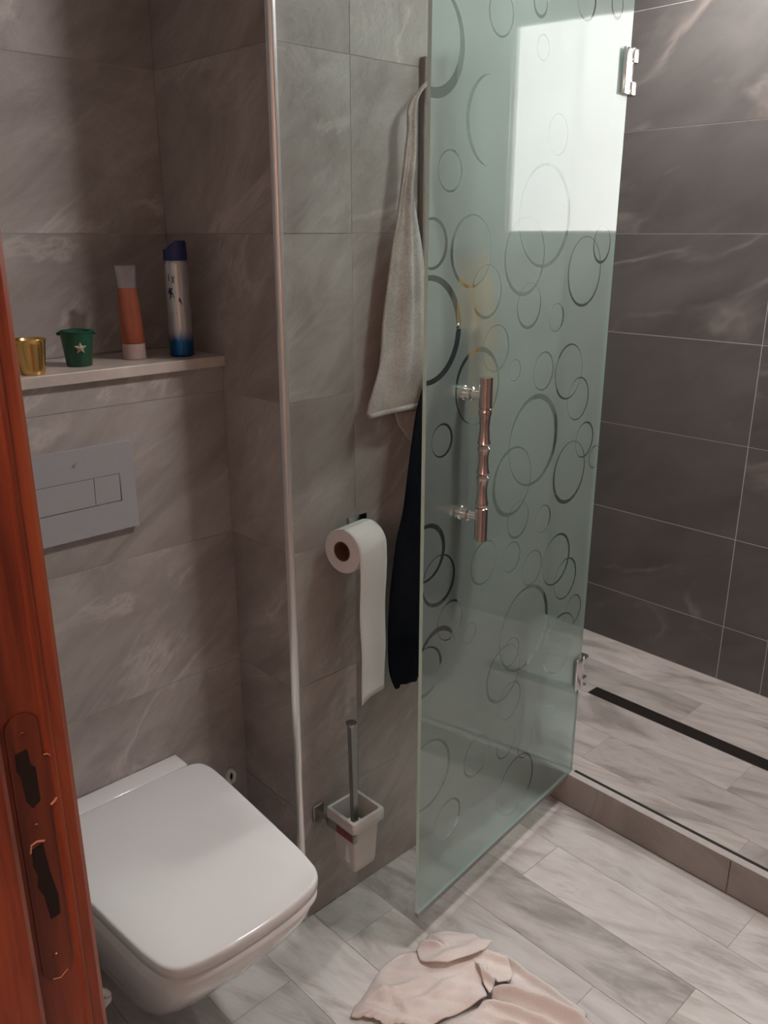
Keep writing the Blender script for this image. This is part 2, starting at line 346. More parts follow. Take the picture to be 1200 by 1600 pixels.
# ---------------------------------------------------------------- tiled surfaces
TILE_CACHE = {}
def tile_mesh(w_, h_, d, mat, bev):
    key = (round(w_, 4), round(h_, 4), d, mat)
    if key not in TILE_CACHE:
        bm = B((0, 0, 0), (w_, d, h_), bev)
        me = bpy.data.meshes.new('tile'); bm.to_mesh(me); bm.free(); me.materials.append(M[mat]); TILE_CACHE[key] = me
    return TILE_CACHE[key]
def wall_tiles(parent, origin, rz, xs, zs, mat, skip=(), gap=0.0014, d=0.0008, name='tile', bev=0.0002):
    """tiles on a vertical wall: local x runs along the wall, the visible face is local y=0 (looking along +y)"""
    for j in range(len(zs) - 1):
        row = xs[j % len(xs)] if isinstance(xs[0], (list, tuple)) else xs
        for i in range(len(row) - 1):
            cx, cz = (row[i] + row[i + 1]) / 2, (zs[j] + zs[j + 1]) / 2
            if any(a < cx < b and c < cz < e for a, b, c, e in skip): continue
            me = tile_mesh(row[i + 1] - row[i] - gap, zs[j + 1] - zs[j] - gap, d, mat, bev)
            o = bpy.data.objects.new(name, me); C.objects.link(o)
            jit = random.uniform(-0.0004, 0.0004)
            p = Vector((row[i] + gap / 2, jit, zs[j] + gap / 2)); p.rotate(Matrix.Rotation(rz, 3, 'Z'))
            o.location = Vector(origin) + p; o.rotation_euler = (0, 0, rz); o.parent = parent
ZS = [0, 0.3, 0.6, 0.9, 1.2, 1.5, 1.8, 2.1, 2.36]
# pier between toilet alcove and shower: the paper wall faces -y, the alcove side faces -x
pier = struct('wall_pier', B((0.9359, 1.2509, 0), (1.7411, 1.85, 2.36)), 'grout')
wall_tiles(pier, (0, 1.25, 0), 0, [0.944, 1.107, 1.707, 1.742], ZS, 'slate')
wall_tiles(pier, (0.935, 0, 0), R(-90), [-1.63, -1.2565], ZS[4:], 'slate')
wall_tiles(pier, (0.935, 0, 0), R(-90), [-1.45, -1.2565], ZS[:5], 'slate')
wall_tiles(pier, (1.742, 0, 0), R(90), [1.25, 1.745], [0.095] + ZS[1:], 'slate')
cist = struct('wall_cistern', B((0.196, 1.4509, 0), (0.9357, 1.85, 1.25)), 'grout')
wall_tiles(cist, (0, 1.45, 0), 0, [0.20, 0.335, 0.935], [0, 0.3, 0.6, 0.9, 1.2, 1.25], 'slate')
alc = struct('wall_alcove', B((0.196, 1.6309, 1.2705), (0.9357, 1.85, 2.36)), 'grout')
wall_tiles(alc, (0, 1.63, 0), 0, [0.20, 0.335, 0.935], [1.2715, 1.5, 1.8, 2.1, 2.36], 'slate')
# shower wall with the window
WV0, WV1, WZ0, WZ1 = 0.41, 0.90, 1.5, 2.13
bm = bmesh.new()
box(bm, (2.5209, -1.0, 0), (2.66, WV0, 2.36)); box(bm, (2.5209, WV1, 0), (2.66, 1.85, 2.36))
box(bm, (2.5209, WV0, 0), (2.66, WV1, WZ0)); box(bm, (2.5209, WV0, WZ1), (2.66, WV1, 2.36))
wsh = struct('wall_shower', bm, 'groutlight')
ys = [-1.0, -0.755, -0.155, 0.41, 0.90, 1.045, 1.645, 1.755]
wall_tiles(wsh, (2.52, 0, 0), R(-90), [-y for y in reversed(ys)], [0.095, 0.285, 0.585, 0.885, 1.19, 1.5, 1.8, 2.13, 2.36], 'dark',
           skip=[(-0.90, -0.41, 1.5, 2.13)], gap=0.0024)
far = struct('wall_shower_end', B((1.742, 1.7509, 0), (2.5209, 1.85, 2.36)), 'groutlight')
wall_tiles(far, (0, 1.75, 0), 0, [1.742, 1.92, 2.52], [0.095, 0.285, 0.585, 0.885, 1.19, 1.5, 1.8, 2.1, 2.36], 'slate')
near = struct('wall_near', B((0.19, -1.06, 0), (2.66, -0.9509, 2.36)), 'grout')
wall_tiles(near, (2.52, -0.95, 0), R(180), [0.0, 0.33, 0.93, 1.53, 2.13, 2.31], ZS, 'slate')
# wall with the doorway (camera stands in it)
bm = bmesh.new()
box(bm, (0.05, 0.585, 0), (0.19, 1.85, 2.36)); box(bm, (0.05, -1.06, 0), (0.19, -0.36, 2.36)); box(bm, (0.05, -0.36, 2.08), (0.19, 0.585, 2.36))
wd = struct('wall_doorway', bm, 'cream')
wall_tiles(wd, (0.1909, 0, 0), R(90), [0.62, 0.92, 1.52, 1.63], ZS, 'slate')
wall_tiles(wd, (0.1909, 0, 0), R(90), [-0.95, -0.45], ZS, 'slate')
struct('ceiling', B((-1.3, -1.1, 2.36), (2.66, 1.85, 2.44)), 'paint')
bm = bmesh.new()
box(bm, (-1.3, -1.1, 0), (-1.22, 1.3, 2.36)); box(bm, (-1.22, -1.1, 0), (0.05, -1.02, 2.36)); box(bm, (-1.22, 1.2, 0), (0.05, 1.3, 2.36))
struct('wall_hallway', bm, 'cream')

# ---------------------------------------------------------------- floors
flo = struct('floor', B((-1.3, -1.1, -0.12), (1.72, 1.85, -0.0010)), 'groutfloor')
def planks(parent, rows, z, mat, y0, y1, L=0.9, gap=0.0016, d=0.0011):
    for x0, x1, off in rows:
        y = off
        while y > y0: y -= L
        while y < y1:
            a, b = max(y, y0), min(y + L, y1)
            if b - a > 0.01:
                key = ('p', round(x1 - x0, 4), round(b - a, 4), mat)
                if key not in TILE_CACHE:
                    bm = B((0, 0, 0), (x1 - x0 - gap, b - a - gap, d), 0.0004)
                    me = bpy.data.meshes.new('plank'); bm.to_mesh(me); bm.free(); me.materials.append(M[mat]); TILE_CACHE[key] = me
                o = bpy.data.objects.new('plank', TILE_CACHE[key]); C.objects.link(o)
                o.location = (x0 + gap / 2, a + gap / 2, z - d + random.uniform(-0.0003, 0.0003)); o.parent = parent
            y += L
planks(flo, [(0.20, 0.215, 0.4), (0.215, 0.365, 0.69), (0.365, 0.515, 0.24), (0.515, 0.665, 0.69), (0.665, 0.815, 0.24), (0.815, 0.965, 0.69)], 0, 'plank', -0.95, 1.45)
planks(flo, [(0.965, 1.115, 0.236), (1.115, 1.265, 0.69), (1.265, 1.415, 0.54), (1.415, 1.565, 0.093), (1.565, 1.715, 0.543)], 0, 'plank', -0.95, 1.25)
hall = [( -1.22 + 0.15 * i, -1.07 + 0.15 * i if i < 9 else 0.19, 0.2 * i) for i in range(8)] + [(-0.02, 0.195, 0.3)]
planks(flo, hall, 0, 'plank', -0.95, 1.2)
sf = struct('floor.001', B((1.726, -1.0, -0.12), (2.66, 1.85, 0.0940)), 'groutfloor', 'raised shower floor with wood look planks')
DR0, DR1 = 2.133, 2.188
planks(sf, [(1.756, 1.82, 0.62), (1.82, 1.97, 1.10), (1.97, DR0, 0.75)], 0.095, 'plankshade', -0.95, 1.75, L=0.6)
planks(sf, [(DR0, DR1, 1.29)], 0.095, 'plankshade', 1.29, 1.75, L=0.6)
planks(sf, [(DR0, DR1, 0.0)], 0.095, 'plankshade', -0.95, 0.59, L=0.6)
planks(sf, [(DR1, 2.34, 1.0), (2.34, 2.52, 0.7)], 0.095, 'plankshade', -0.95, 1.75, L=0.9)
# curb face tiles and top strip
for a, b in ((-0.95, -0.58), (-0.58, 0.02), (0.02, 0.62), (0.62, 1.22)):
    obj('curb_tile', B((1.72, a + 0.001, 0.001), (1.7262, b - 0.001, 0.094), 0.0008), 'curb', sf)
obj('curb_trim', B((1.7205, -0.95, 0.0945), (1.742, 1.249, 0.099), 0.001), 'trimstone', sf)
seal = tag(obj('curb_seal', B((1.7425, -0.95, 0.0941), (1.753, 1.075, 0.0985), 0.001), 'black'), None)
seal.parent = sf; seal['label'] = 'black rubber seal strip'

# linear drain
dr = empty('linear_drain', (2.16, 0.94, 0.0941)); tag(dr, 'long narrow black linear drain set into the shower floor', 'drain')
o = obj('channel_frame', B((DR0 + 0.001, 0.591, 0.0941), (DR1 - 0.001, 1.289, 0.0948), 0.0002), 'steel'); o.parent = dr; o.location = -Vector(dr.location)
bm = B((DR0 + 0.003, 0.595, 0.0949), (DR1 - 0.003, 1.286, 0.0956), 0.0002)
o = obj('grate', bm, 'drain'); o.parent = dr; o.location = -Vector(dr.location)

# ---------------------------------------------------------------- window, lamps
wn = empty('window_1', (2.56, 0.66, 1.5)); tag(wn, 'small high frosted window in the shower wall', kind='structure')
def child(o, p):
    o.parent = p; o.matrix_parent_inverse = Matrix.Translation(-Vector(p.location)) if p.rotation_euler.z == 0 else p.matrix_basis.inverted(); return o
bm = bmesh.new(); t = 0.009
box(bm, (2.535, WV0, WZ0), (2.585, WV0 + t, WZ1), 0.003); box(bm, (2.535, WV1 - t, WZ0), (2.585, WV1, WZ1), 0.003)
box(bm, (2.535, WV0 + t, WZ0), (2.585, WV1 - t, WZ0 + t), 0.003); box(bm, (2.535, WV0 + t, WZ1 - t), (2.585, WV1 - t, WZ1), 0.003)
child(obj('window_frame', bm, 'window_white'), wn)
child(obj('pane', B((2.556, WV0 + t, WZ0 + t), (2.562, WV1 - t, WZ1 - t)), 'pane'), wn)
LX, LY = 1.37, 0.47
la = empty('ceiling_lamp', (LX, LY, 2.36)); tag(la, 'round white ceiling lamp above the bathroom floor', 'lamp')
bm = bmesh.new(); lathe(bm, [(0.13, -0.001), (0.13, -0.03), (0.105, -0.035), (0.10, -0.028)], n=40, cap1=False); obj('base_ring', fix(bm), 'window_white', la, True, angle=40)
bm = bmesh.new(); lathe(bm, [(0.10, -0.030), (0.095, -0.045), (0.07, -0.056), (0.03, -0.062)], n=40, cap0=True); obj('diffuser', fix(bm), 'lamp', la, True)
hl = empty('hall_lamp', (-1.22, -0.35, 1.85)); tag(hl, 'warm globe wall lamp in the hallway behind the doorway', 'lamp')
bm = bmesh.new(); box(bm, (0.0005, -0.04, -0.06), (0.015, 0.04, 0.06), 0.003); tube(bm, [(0.012, 0, -0.02), (0.08, 0, -0.02)], 0.008, 10); obj('wall_plate', bm, 'window_white', hl, True, angle=40)
bm = bmesh.new(); bmesh.ops.create_uvsphere(bm, u_segments=28, v_segments=16, radius=0.09, matrix=Matrix.Translation((0.165, 0, 0.0))); obj('glass_globe', bm, 'hall', hl, True)

# ---------------------------------------------------------------- doorway lining with lock plate
d1 = empty('door_1', (0.12, 0.55, 0)); tag(d1, 'orange brown varnished wooden door lining with a painted over lock plate', kind='structure')
def jpart(name, bm, mat='wood', label=None, parent=None):
    o = child(obj(name, fix(bm), mat), d1)
    if label: o['label'] = label
    return o
# jamb profile (section in x,y) extruded upward; the visible face is y=0.55
prof = [(0.155, 0.5500), (0.1860, 0.5500), (0.1880, 0.5478), (0.1905, 0.5478), (0.1925, 0.5500), (0.2005, 0.5500), (0.2045, 0.5530), (0.2050, 0.5560),
        (0.2050, 0.570), (0.2090, 0.576), (0.2090, 0.618), (0.2065, 0.622), (0.196, 0.622), (0.196, 0.585), (0.155, 0.585)]
bm = bmesh.new(); prism(bm, prof, 0, 2.08, 'xy'); jpart('jamb', bm)
bm = bmesh.new(); prism(bm, [(0.045, 0.538), (0.150, 0.538), (0.1535, 0.5405), (0.1545, 0.545), (0.1545, 0.585), (0.045, 0.585)], 0, 2.08, 'xy'); jpart('door_stop', bm)
bm = bmesh.new(); prism(bm, [(0.045, -0.36), (0.205, -0.36), (0.205, -0.325), (0.045, -0.325)], 0, 2.08, 'xy'); jpart('jamb', bm)
jpart('lintel', B((0.045, -0.325, 2.04), (0.205, 0.538, 2.08), 0.002))
# lock plate: rounded ends, lip around the latch, two ragged pockets shown by flat dark inserts
xl, xr, zb, zt = 0.1595, 0.1825, 0.945, 1.182
def plate_outline(n=8):
    cx, r = (xl + xr) / 2, (xr - xl) / 2; pts = []
    for i in range(n + 1): a = math.pi * i / n; pts.append((cx + r * math.cos(a), zt - r + r * math.sin(a)))
    pts += [(xl, 1.14), (xl, 0.99)]
    for i in range(n + 1): a = math.pi + math.pi * i / n; pts.append((cx + r * math.cos(a), zb + r + r * math.sin(a)))
    pts += [(xr, 1.05), (xr, 1.098), (0.1885, 1.1035), (0.1885, 1.1375), (xr, 1.1435)]
    return pts
bm = bmesh.new(); prism(bm, plate_outline(), 0.5484, 0.5512)
sp = jpart('strike_plate', bm, 'woodplate', 'lock plate painted over in the same brown')
for nm, P_ in (('latch_pocket_shade', [(0.1640, 1.152), (0.1725, 1.153), (0.1735, 1.140), (0.1765, 1.136), (0.1765, 1.108), (0.1705, 1.104), (0.1668, 1.112), (0.1655, 1.132), (0.1635, 1.139)]),
               ('bolt_pocket_shade', [(0.1655, 1.070), (0.1735, 1.072), (0.1755, 1.046), (0.1790, 1.022), (0.1785, 1.004), (0.1712, 1.003), (0.1690, 1.026), (0.1655, 1.036), (0.1668, 1.047), (0.1645, 1.056)])):
    bm = bmesh.new(); prism(bm, P_, 0.5480, 0.5500); o = jpart(nm, bm, 'hole_shade')  # solid dark inserts, the shade of the lock openings is in their colour
bm = bmesh.new(); tube(bm, [(0.1640, 0.5481, 1.068), (0.1655, 0.5481, 1.0745), (0.170, 0.5481, 1.0755), (0.175, 0.5481, 1.0735)], 0.0008, 6); jpart('worn_edge', bm, 'worn', 'bare pale rim of worn paint')
bm = bmesh.new(); tube(bm, [(0.1835, 0.5484, 1.1435), (0.186, 0.5484, 1.143), (0.1888, 0.5484, 1.1400)], 0.0006, 6)
tube(bm, [(0.1835, 0.5486, 1.1005), (0.1865, 0.5486, 1.1025), (0.1885, 0.5486, 1.1045)], 0.0012, 6); jpart('worn_edge', bm, 'worn', 'bare pale rim of worn paint')
bm = bmesh.new(); tube(bm, [(0.166, 0.5484, 0.9478), (0.172, 0.5484, 0.9455), (0.178, 0.5484, 0.9495)], 0.0005, 6); jpart('worn_edge', bm, 'worn', 'bare pale rim of worn paint')
bm = bmesh.new()
for z_ in (1.165, 0.968, 1.088):
    bmesh.ops.create_cone(bm, cap_ends=True, segments=12, radius1=0.0028, radius2=0.0022, depth=0.0012, matrix=Matrix.Translation((0.1705, 0.5481, z_)) @ Matrix.Rotation(R(90), 4, 'X'))
jpart('screw', bm, 'woodplate')

# ---------------------------------------------------------------- chrome corner trim, stone ledge
bm = bmesh.new(); arc = [(0.9445, 1.2525), (0.9445, 1.2470)]
for i in range(7):
    a = R(-90 - 90 * i / 6); arc.append((0.9425 + 0.0105 * math.cos(a), 1.2575 + 0.0105 * math.sin(a)))
arc += [(0.932, 1.2595), (0.9375, 1.2595), (0.9375, 1.2525)]
prism(bm, arc, 0.0, 2.36, 'xy')
tr = obj('trim_1', fix(bm), 'alu', None, True, angle=30); tag(tr, 'chrome corner trim running up the edge of the pier', kind='structure')
sh = obj('stone_ledge', B((0.20, 1.437, 1.2505), (0.934, 1.6285, 1.2708), 0.0015, 2), 'shelf')
tag(sh, 'cream stone ledge on top of the cistern wall above the toilet', 'shelf')

# ---------------------------------------------------------------- toilet
TU = 0.605
half = [(0, .928), (.06, .9305), (.108, .938), (.138, .950), (.153, .970), (.160, 1.000), (.165, 1.04), (.173, 1.15), (.181, 1.27), (.184, 1.33), (.182, 1.368), (.170, 1.391), (.14, 1.398), (.07, 1.4), (0, 1.4)]
hs = catmull(half, 5)
outline = [(x, y) for x, y in hs] + [(-x, y) for x, y in hs[-2:0:-1]]
def ring(sx, sy, z, y0=1.17, src=outline, backclip=None):
    return [(TU + x * sx, y0 + (y - y0) * sy, z) for x, y in src]
toi = empty('toilet', (TU, 1.45, 0)); tag(toi, 'white wall hung toilet with a closed square lid', 'toilet')
bm = bmesh.new()
loft(bm, [ring(.985, .990, .4075), ring(1, 1, .4095), ring(1, 1, .4245), ring(.998, .998, .4275), ring(.990, .993, .4298), ring(.97, .976, .4310), ring(.7, .72, .4322), ring(.3, .3, .4328)])
child(obj('lid', fix(bm), 'seat', None, True, angle=60), toi)
bm = bmesh.new()
loft(bm, [ring(.975, .982, .3885), ring(.99, .993, .390), ring(.992, .994, .404), ring(.98, .985, .4068)])
child(obj('seat', fix(bm), 'seat', None, True, angle=50), toi)
# bowl: sections anchored to the wall at y = 1.45
bh = [(0, .931), (.06, .9335), (.108, .941), (.137, .953), (.152, .973), (.159, 1.003), (.164, 1.04), (.171, 1.15), (.176, 1.27), (.176, 1.36), (.176, 1.448)]
bs = catmull(bh, 5); bo = [(x, y) for x, y in bs] + [(-x, y) for x, y in bs[:0:-1]]
def brow(sx, sy, z): return [(TU + x * sx, 1.448 + (y - 1.448) * sy, z) for x, y in bo]
bm = bmesh.new()
loft(bm, [brow(.50, .42, .10), brow(.62, .52, .112), brow(.72, .64, .16), brow(.82, .77, .22), brow(.90, .865, .275), brow(.95, .925, .315), brow(.975, .96, .345), brow(.985, .978, .368), brow(.985, .984, .384), brow(.97, .975, .3878)])
child(obj('bowl', fix(bm), 'ceramic', None, True, angle=50), toi)
child(obj('rear_deck', B((TU - 0.156, 1.3993, 0.388), (TU + 0.152, 1.4485, 0.4318), 0.003, 3), 'ceramic', None, True, angle=40), toi)
for s_ in (-1, 1):
    bm = bmesh.new(); tube(bm, [(TU + s_ * 0.08 - 0.02, 1.402, 0.418), (TU + s_ * 0.08 + 0.02, 1.402, 0.418)], 0.006, 12); child(obj('hinge', bm, 'chrome', None, True, angle=40), toi)
# hook ring on the wall to the right of the toilet
def torus_pts(c, r, n=24, ax='y', a0=0, a1=360, sz=1.0):
    out = []
    for i in range(n + 1):
        a = R(a0 + (a1 - a0) * i / n); p = (r * math.cos(a), r * sz * math.sin(a))
        out.append((c[0] + p[0], c[1], c[2] + p[1]) if ax == 'y' else (c[0], c[1] + p[0], c[2] + p[1]))
    return out
hk = empty('wall_clip', (0.889, 1.449, 0.30)); tag(hk, 'small white oval plastic clip on the wall right of the toilet', 'clip')
bm = bmesh.new(); pts = []
for rr, y in ((0.0045, 1.449), (0.0045, 1.442), (0.006, 1.4405), (0.0115, 1.4405), (0.0135, 1.443), (0.0135, 1.449)):
    pts.append([(0.889 + rr * math.cos(2 * math.pi * i / 24), y, 0.312 + (rr + 0.006) * math.sin(2 * math.pi * i / 24)) for i in range(24)])
loft(bm, pts, False, False); child(obj('clip_ring', fix(bm), 'whitep', None, True, angle=50), hk)
bm = bmesh.new(); prism(bm, [(0.889 + 0.0045 * math.cos(2 * math.pi * i / 16), 0.312 + 0.010 * math.sin(2 * math.pi * i / 16)) for i in range(16)], 1.4455, 1.449); child(obj('clip_hole_shade', fix(bm), 'hole_shade'), hk)  # dark plug paints the shade inside the clip opening
# white hose loop low at the left of the toilet
hose = empty('water_hose', (0.22, 1.1, 0.12)); tag(hose, 'white curved water hose under the left side of the toilet', 'hose')
pp = [(0.205, 1.10, 0.345), (0.26, 1.095, 0.352), (0.34, 1.085, 0.352), (0.385, 1.080, 0.343), (0.404, 1.078, 0.327), (0.400, 1.080, 0.312), (0.375, 1.085, 0.302), (0.32, 1.09, 0.295), (0.25, 1.10, 0.27), (0.215, 1.10, 0.20), (0.215, 1.10, 0.12)]
bm = bmesh.new(); tube(bm, catmull(pp, 6), 0.006, 10); child(obj('hose', bm, 'whitep', None, True), hose)
bm = bmesh.new(); tube(bm, [(0.4035, 1.0780, 0.324), (0.403, 1.079, 0.315), (0.394, 1.081, 0.308)], 0.0085, 14); child(obj('coupling', bm, 'whitep', None, True, angle=40), hose)

# flush plate with two buttons
fp = empty('flush_plate', (0.595, 1.45, 1.05)); tag(fp, 'satin silver rectangular flush plate with two buttons above the toilet', 'flush plate')
X0, X1, Z0, Z1 = 0.474, 0.719, 0.967, 1.134; bx0, bxm, bx1, bz0, bz1 = 0.505, 0.6385, 0.6895, 1.0225, 1.0765
bm = bmesh.new(); Y0, Y1 = 1.438, 1.4495
box(bm, (X0, Y0, Z0), (X1, Y1, bz0)); box(bm, (X0, Y0, bz1), (X1, Y1, Z1)); box(bm, (X0, Y0, bz0), (bx0, Y1, bz1)); box(bm, (bx1, Y0, bz0), (X1, Y1, bz1))
box(bm, (bx0, Y1 - 0.003, bz0), (bx1, Y1, bz1))
child(obj('plate', bm, 'platep'), fp)
for nm, a, b in (('large_button', bx0 + 0.001, bxm - 0.0006), ('small_button', bxm + 0.0006, bx1 - 0.0012)):
    bm = bmesh.new(); prof_ = [(Y0 + 0.0022, bz0 + 0.0012), (Y0 - 0.0002, bz1 - 0.0015), (Y0 + 0.001, bz1 - 0.0008), (Y1 - 0.004, bz1 - 0.0008), (Y1 - 0.004, bz0 + 0.0012)]
    loft(bm, [[(a, y, z) for y, z in prof_], [(b, y, z) for y, z in prof_]]); child(obj(nm, fix(bm), 'platep'), fp)
bm = bmesh.new()
for P_ in ([(0.5985, 1.1035), (0.604, 1.1065), (0.611, 1.1120), (0.6075, 1.1075), (0.6045, 1.1045), (0.609, 1.1005), (0.603, 1.1030)], [(0.6005, 1.1105), (0.6045, 1.1065), (0.6035, 1.1060)]):
    prism(bm, P_, 1.4376, 1.4382)
child(obj('emblem', fix(bm), 'rack', None), fp)['label'] = 'small grey winged maker mark'

# ---------------------------------------------------------------- things on the ledge
SZ = 1.2712
ls = empty('ceiling_lamp', (2.24, 1.18, 2.36)); tag(ls, 'smaller round ceiling lamp above the shower floor', 'lamp')
bm = bmesh.new(); lathe(bm, [(0.11, -0.001), (0.11, -0.03), (0.085, -0.035), (0.08, -0.028)], n=40, cap1=False); obj('base_ring', fix(bm), 'window_white', ls, True, angle=40)
bm = bmesh.new(); lathe(bm, [(0.08, -0.030), (0.075, -0.042), (0.05, -0.050), (0.02, -0.054)], n=40, cap0=True); obj('diffuser', fix(bm), 'lamp2', ls, True)
t = empty('metal_cup', (0.566, 1.468, SZ)); tag(t, 'shiny gold ribbed metal cup at the left end of the ledge', 'cup')
bm = bmesh.new(); pr = [(0.019, 0)]
for i in range(12):
    z_ = 0.004 + i * 0.0042; pr.append((0.020 + 0.0052 * z_ / 0.056 + (0.0006 if i % 2 else 0), z_))
pr += [(0.0256, 0.056), (0.0268, 0.058), (0.0262, 0.0595), (0.0245, 0.058), (0.0195, 0.004)]
lathe(bm, pr, n=36, cap1=True); obj('cup_body', fix(bm), 'gold', t, True, angle=50)
bm = bmesh.new(); tube(bm, [(-0.0262, -0.002, 0.050), (-0.029, -0.012, 0.053), (-0.022, -0.020, 0.057), (0.0, -0.0275, 0.0585), (0.019, -0.0215, 0.0585), (0.027, -0.008, 0.056)], 0.0007, 6); obj('handle', bm, 'gold', t, True)
t = empty('metal_bucket', (0.667, 1.507, SZ)); tag(t, 'small green tapered bucket with a pale star on the ledge', 'bucket')
bm = bmesh.new(); lathe(bm, [(0.0215, 0), (0.0225, 0.001), (0.0285, 0.060), (0.0298, 0.0605), (0.0298, 0.063), (0.0280, 0.0625), (0.0205, 0.003)], n=36); obj('bucket_body', fix(bm), 'green', t, True, angle=50)
bm = bmesh.new(); lathe(bm, [(0.0268, 0.050), (0.0255, 0.051), (0.001, 0.0535)], n=30); obj('wax', fix(bm), 'whitep', t, True)
dirv = Vector((-0.40, -0.917, 0)); side = Vector((0.917, -0.40, 0))
bm = bmesh.new(); a = []
for i in range(13):
    th = math.pi * i / 12; a.append(tuple(side * (-0.031 * math.cos(th)) + dirv * (0.012 * math.sin(th)) + Vector((0, 0, 0.058 + 0.009 * math.sin(th)))))
tube(bm, a, 0.0009, 6)
for s_ in (-1, 1):
    bmesh.ops.create_uvsphere(bm, u_segments=10, v_segments=8, radius=0.0035, matrix=Matrix.Translation(side * 0.031 * s_ + Vector((0, 0, 0.058))))
obj('handle', bm, 'green', t, True)
bm = bmesh.new(); star = []; c0 = dirv * 0.0262 + side * 0.004 + Vector((0, 0, 0.034))
upv = (Vector((0, 0, 1)) + dirv * 0.11).normalized()
for k_ in range(10):
    a_ = R(90 + 36 * k_); rr = 0.0112 if k_ % 2 == 0 else 0.0052
    star.append(c0 + side * rr * math.cos(a_) + upv * rr * math.sin(a_))
ctr = bm.verts.new(c0 + dirv * 0.0035); vs = [bm.verts.new(p) for p in star]; vb = [bm.verts.new(p - dirv * 0.006) for p in star]
for k_ in range(10):
    bm.faces.new((ctr, vs[k_], vs[(k_ + 1) % 10])); bm.faces.new((vs[k_], vb[k_], vb[(k_ + 1) % 10], vs[(k_ + 1) % 10]))
obj('star', fix(bm), 'star', t)
# orange tube standing on its cap
t = empty('cosmetic_tube', (0.784, 1.521, SZ), R(-22)); tag(t, 'orange squeeze tube standing on its pale cap, between the bucket and the spray can', 'tube')
def ell(a, b, z, n=28, p=2.0, dx=0): return [(dx + a * math.copysign(abs(math.cos(2 * math.pi * i / n)) ** (2 / p), math.cos(2 * math.pi * i / n)), b * math.copysign(abs(math.sin(2 * math.pi * i / n)) ** (2 / p), math.sin(2 * math.pi * i / n)), z) for i in range(n)]
bm = bmesh.new(); loft(bm, [ell(.0205, .0205, 0), ell(.0215, .0215, .001), ell(.0215, .0215, .028), ell(.0205, .0205, .029)]); obj('cap', fix(bm), 'cap', t, True, angle=40)
bm = bmesh.new(); loft(bm, [ell(.0205, .0190, .0292), ell(.0225, .0215, .033), ell(.0215, .0195, .060, dx=-.001), ell(.0195, .0135, .100, dx=-.002), ell(.0175, .0075, .132, dx=-.003)]); obj('tube_body', fix(bm), 'orange', t, True, angle=50)
bm = bmesh.new(); loft(bm, [ell(.0175, .0074, .1322, dx=-.003), ell(.0178, .0045, .150, dx=-.003), ell(.0185, .0012, .163, dx=-.003), ell(.0190, .0008, .172, dx=-.003)]); obj('crimped_end', fix(bm), 'clearp', t, True, angle=50)
# spray can
t = empty('spray_can', (0.873, 1.495, SZ), R(0)); tag(t, 'tall silver spray can with a blue base and navy slanted cap on the ledge', 'spray can')
bm = bmesh.new(); lathe(bm, [(0.0215, 0), (0.0235, 0.0015), (0.0240, 0.004), (0.0232, 0.007), (0.0232, 0.172), (0.021, 0.179), (0.0195, 0.181)], n=40); obj('can_body', fix(bm), 'can', t, True, angle=50)
bm = bmesh.new(); n = 32
def cring(r, z, slant=0.0):
    o_ = []
    for i in range(n):
        a = 2 * math.pi * i / n; x, y = r * math.cos(a), r * math.sin(a); k_ = (x * 0.72 - y * 0.69) / r
        o_.append((x, y, z + slant * min(0.35, k_)))
    return o_
loft(bm, [cring(.0215, .1805), cring(.0226, .182), cring(.0222, .200), cring(.0216, .209, .012), cring(.0200, .2115, .014), cring(.010, .2125, .010)])
obj('cap', fix(bm), 'navy', t, True, angle=50)
def decal(bm, poly, r=0.02345, zc=0.0, a0=-137):
    f = [bm.verts.new((r * math.cos(R(a0 + x)), r * math.sin(R(a0 + x)), z)) for x, z in poly]
    g = [bm.verts.new((0.0228 * math.cos(R(a0 + x)), 0.0228 * math.sin(R(a0 + x)), z)) for x, z in poly]
    bm.faces.new(f); k = len(f)
    for i in range(k): bm.faces.new((f[i], g[i], g[(i + 1) % k], f[(i + 1) % k]))
bm = bmesh.new()   # swoosh and small letter like strokes
decal(bm, [(-34, .122), (-24, .131), (-6, .130), (-12, .124), (6, .122), (24, .113), (36, .097), (20, .106), (0, .113), (-16, .114), (-26, .108), (-22, .117)])
decal(bm, [(-10, .152), (-6, .152), (6, .139), (2, .139)]); decal(bm, [(2, .152), (6, .152), (-6, .139), (-10, .139)])
decal(bm, [(-26, .0850), (4, .0835), (4, .0820), (-26, .0835)])
decal(bm, [(-26, .156), (-22, .156), (-22, .143), (-26, .143)])
obj('print', fix(bm), 'navyprint', t)

# ---------------------------------------------------------------- toilet paper
PR = empty('toilet_paper_roll', (1.055, 1.19, 0.905), R(8)); tag(PR, 'white toilet paper roll on the wall with a long hanging end', 'toilet paper')
def circ(x, r, n=40): return [(x, r * math.cos(2 * math.pi * i / n), r * math.sin(2 * math.pi * i / n)) for i in range(n)]
bm = bmesh.new(); W2 = 0.042; ro, ri_ = 0.0455, 0.0205
loft(bm, [circ(-W2, ri_), circ(-W2 - 0.0005, ri_ + 0.003), circ(-W2, ro - 0.001), circ(-W2 + 0.001, ro), circ(W2 - 0.001, ro), circ(W2, ro - 0.001), circ(W2, ri_)], False, False)
obj('roll', fix(bm), 'paper', PR, True, angle=40)
bm = bmesh.new(); loft(bm, [circ(-W2 + 0.001, ri_ + 0.0002), circ(-W2 - 0.001, ri_), circ(-W2 - 0.001, ri_ - 0.0014), circ(W2 + 0.001, ri_ - 0.0014), circ(W2 + 0.001, ri_)], False, False); obj('cardboard_core', fix(bm), 'card', PR, True, angle=40)
bm = bmesh.new(); rows = []
path = [(ro * math.cos(R(a)) * 1.012, ro * math.sin(R(a)) * 1.012) for a in range(90, 181, 10)]   # (y, z) over the front
y_f = -ro * 1.012; Ls = 26
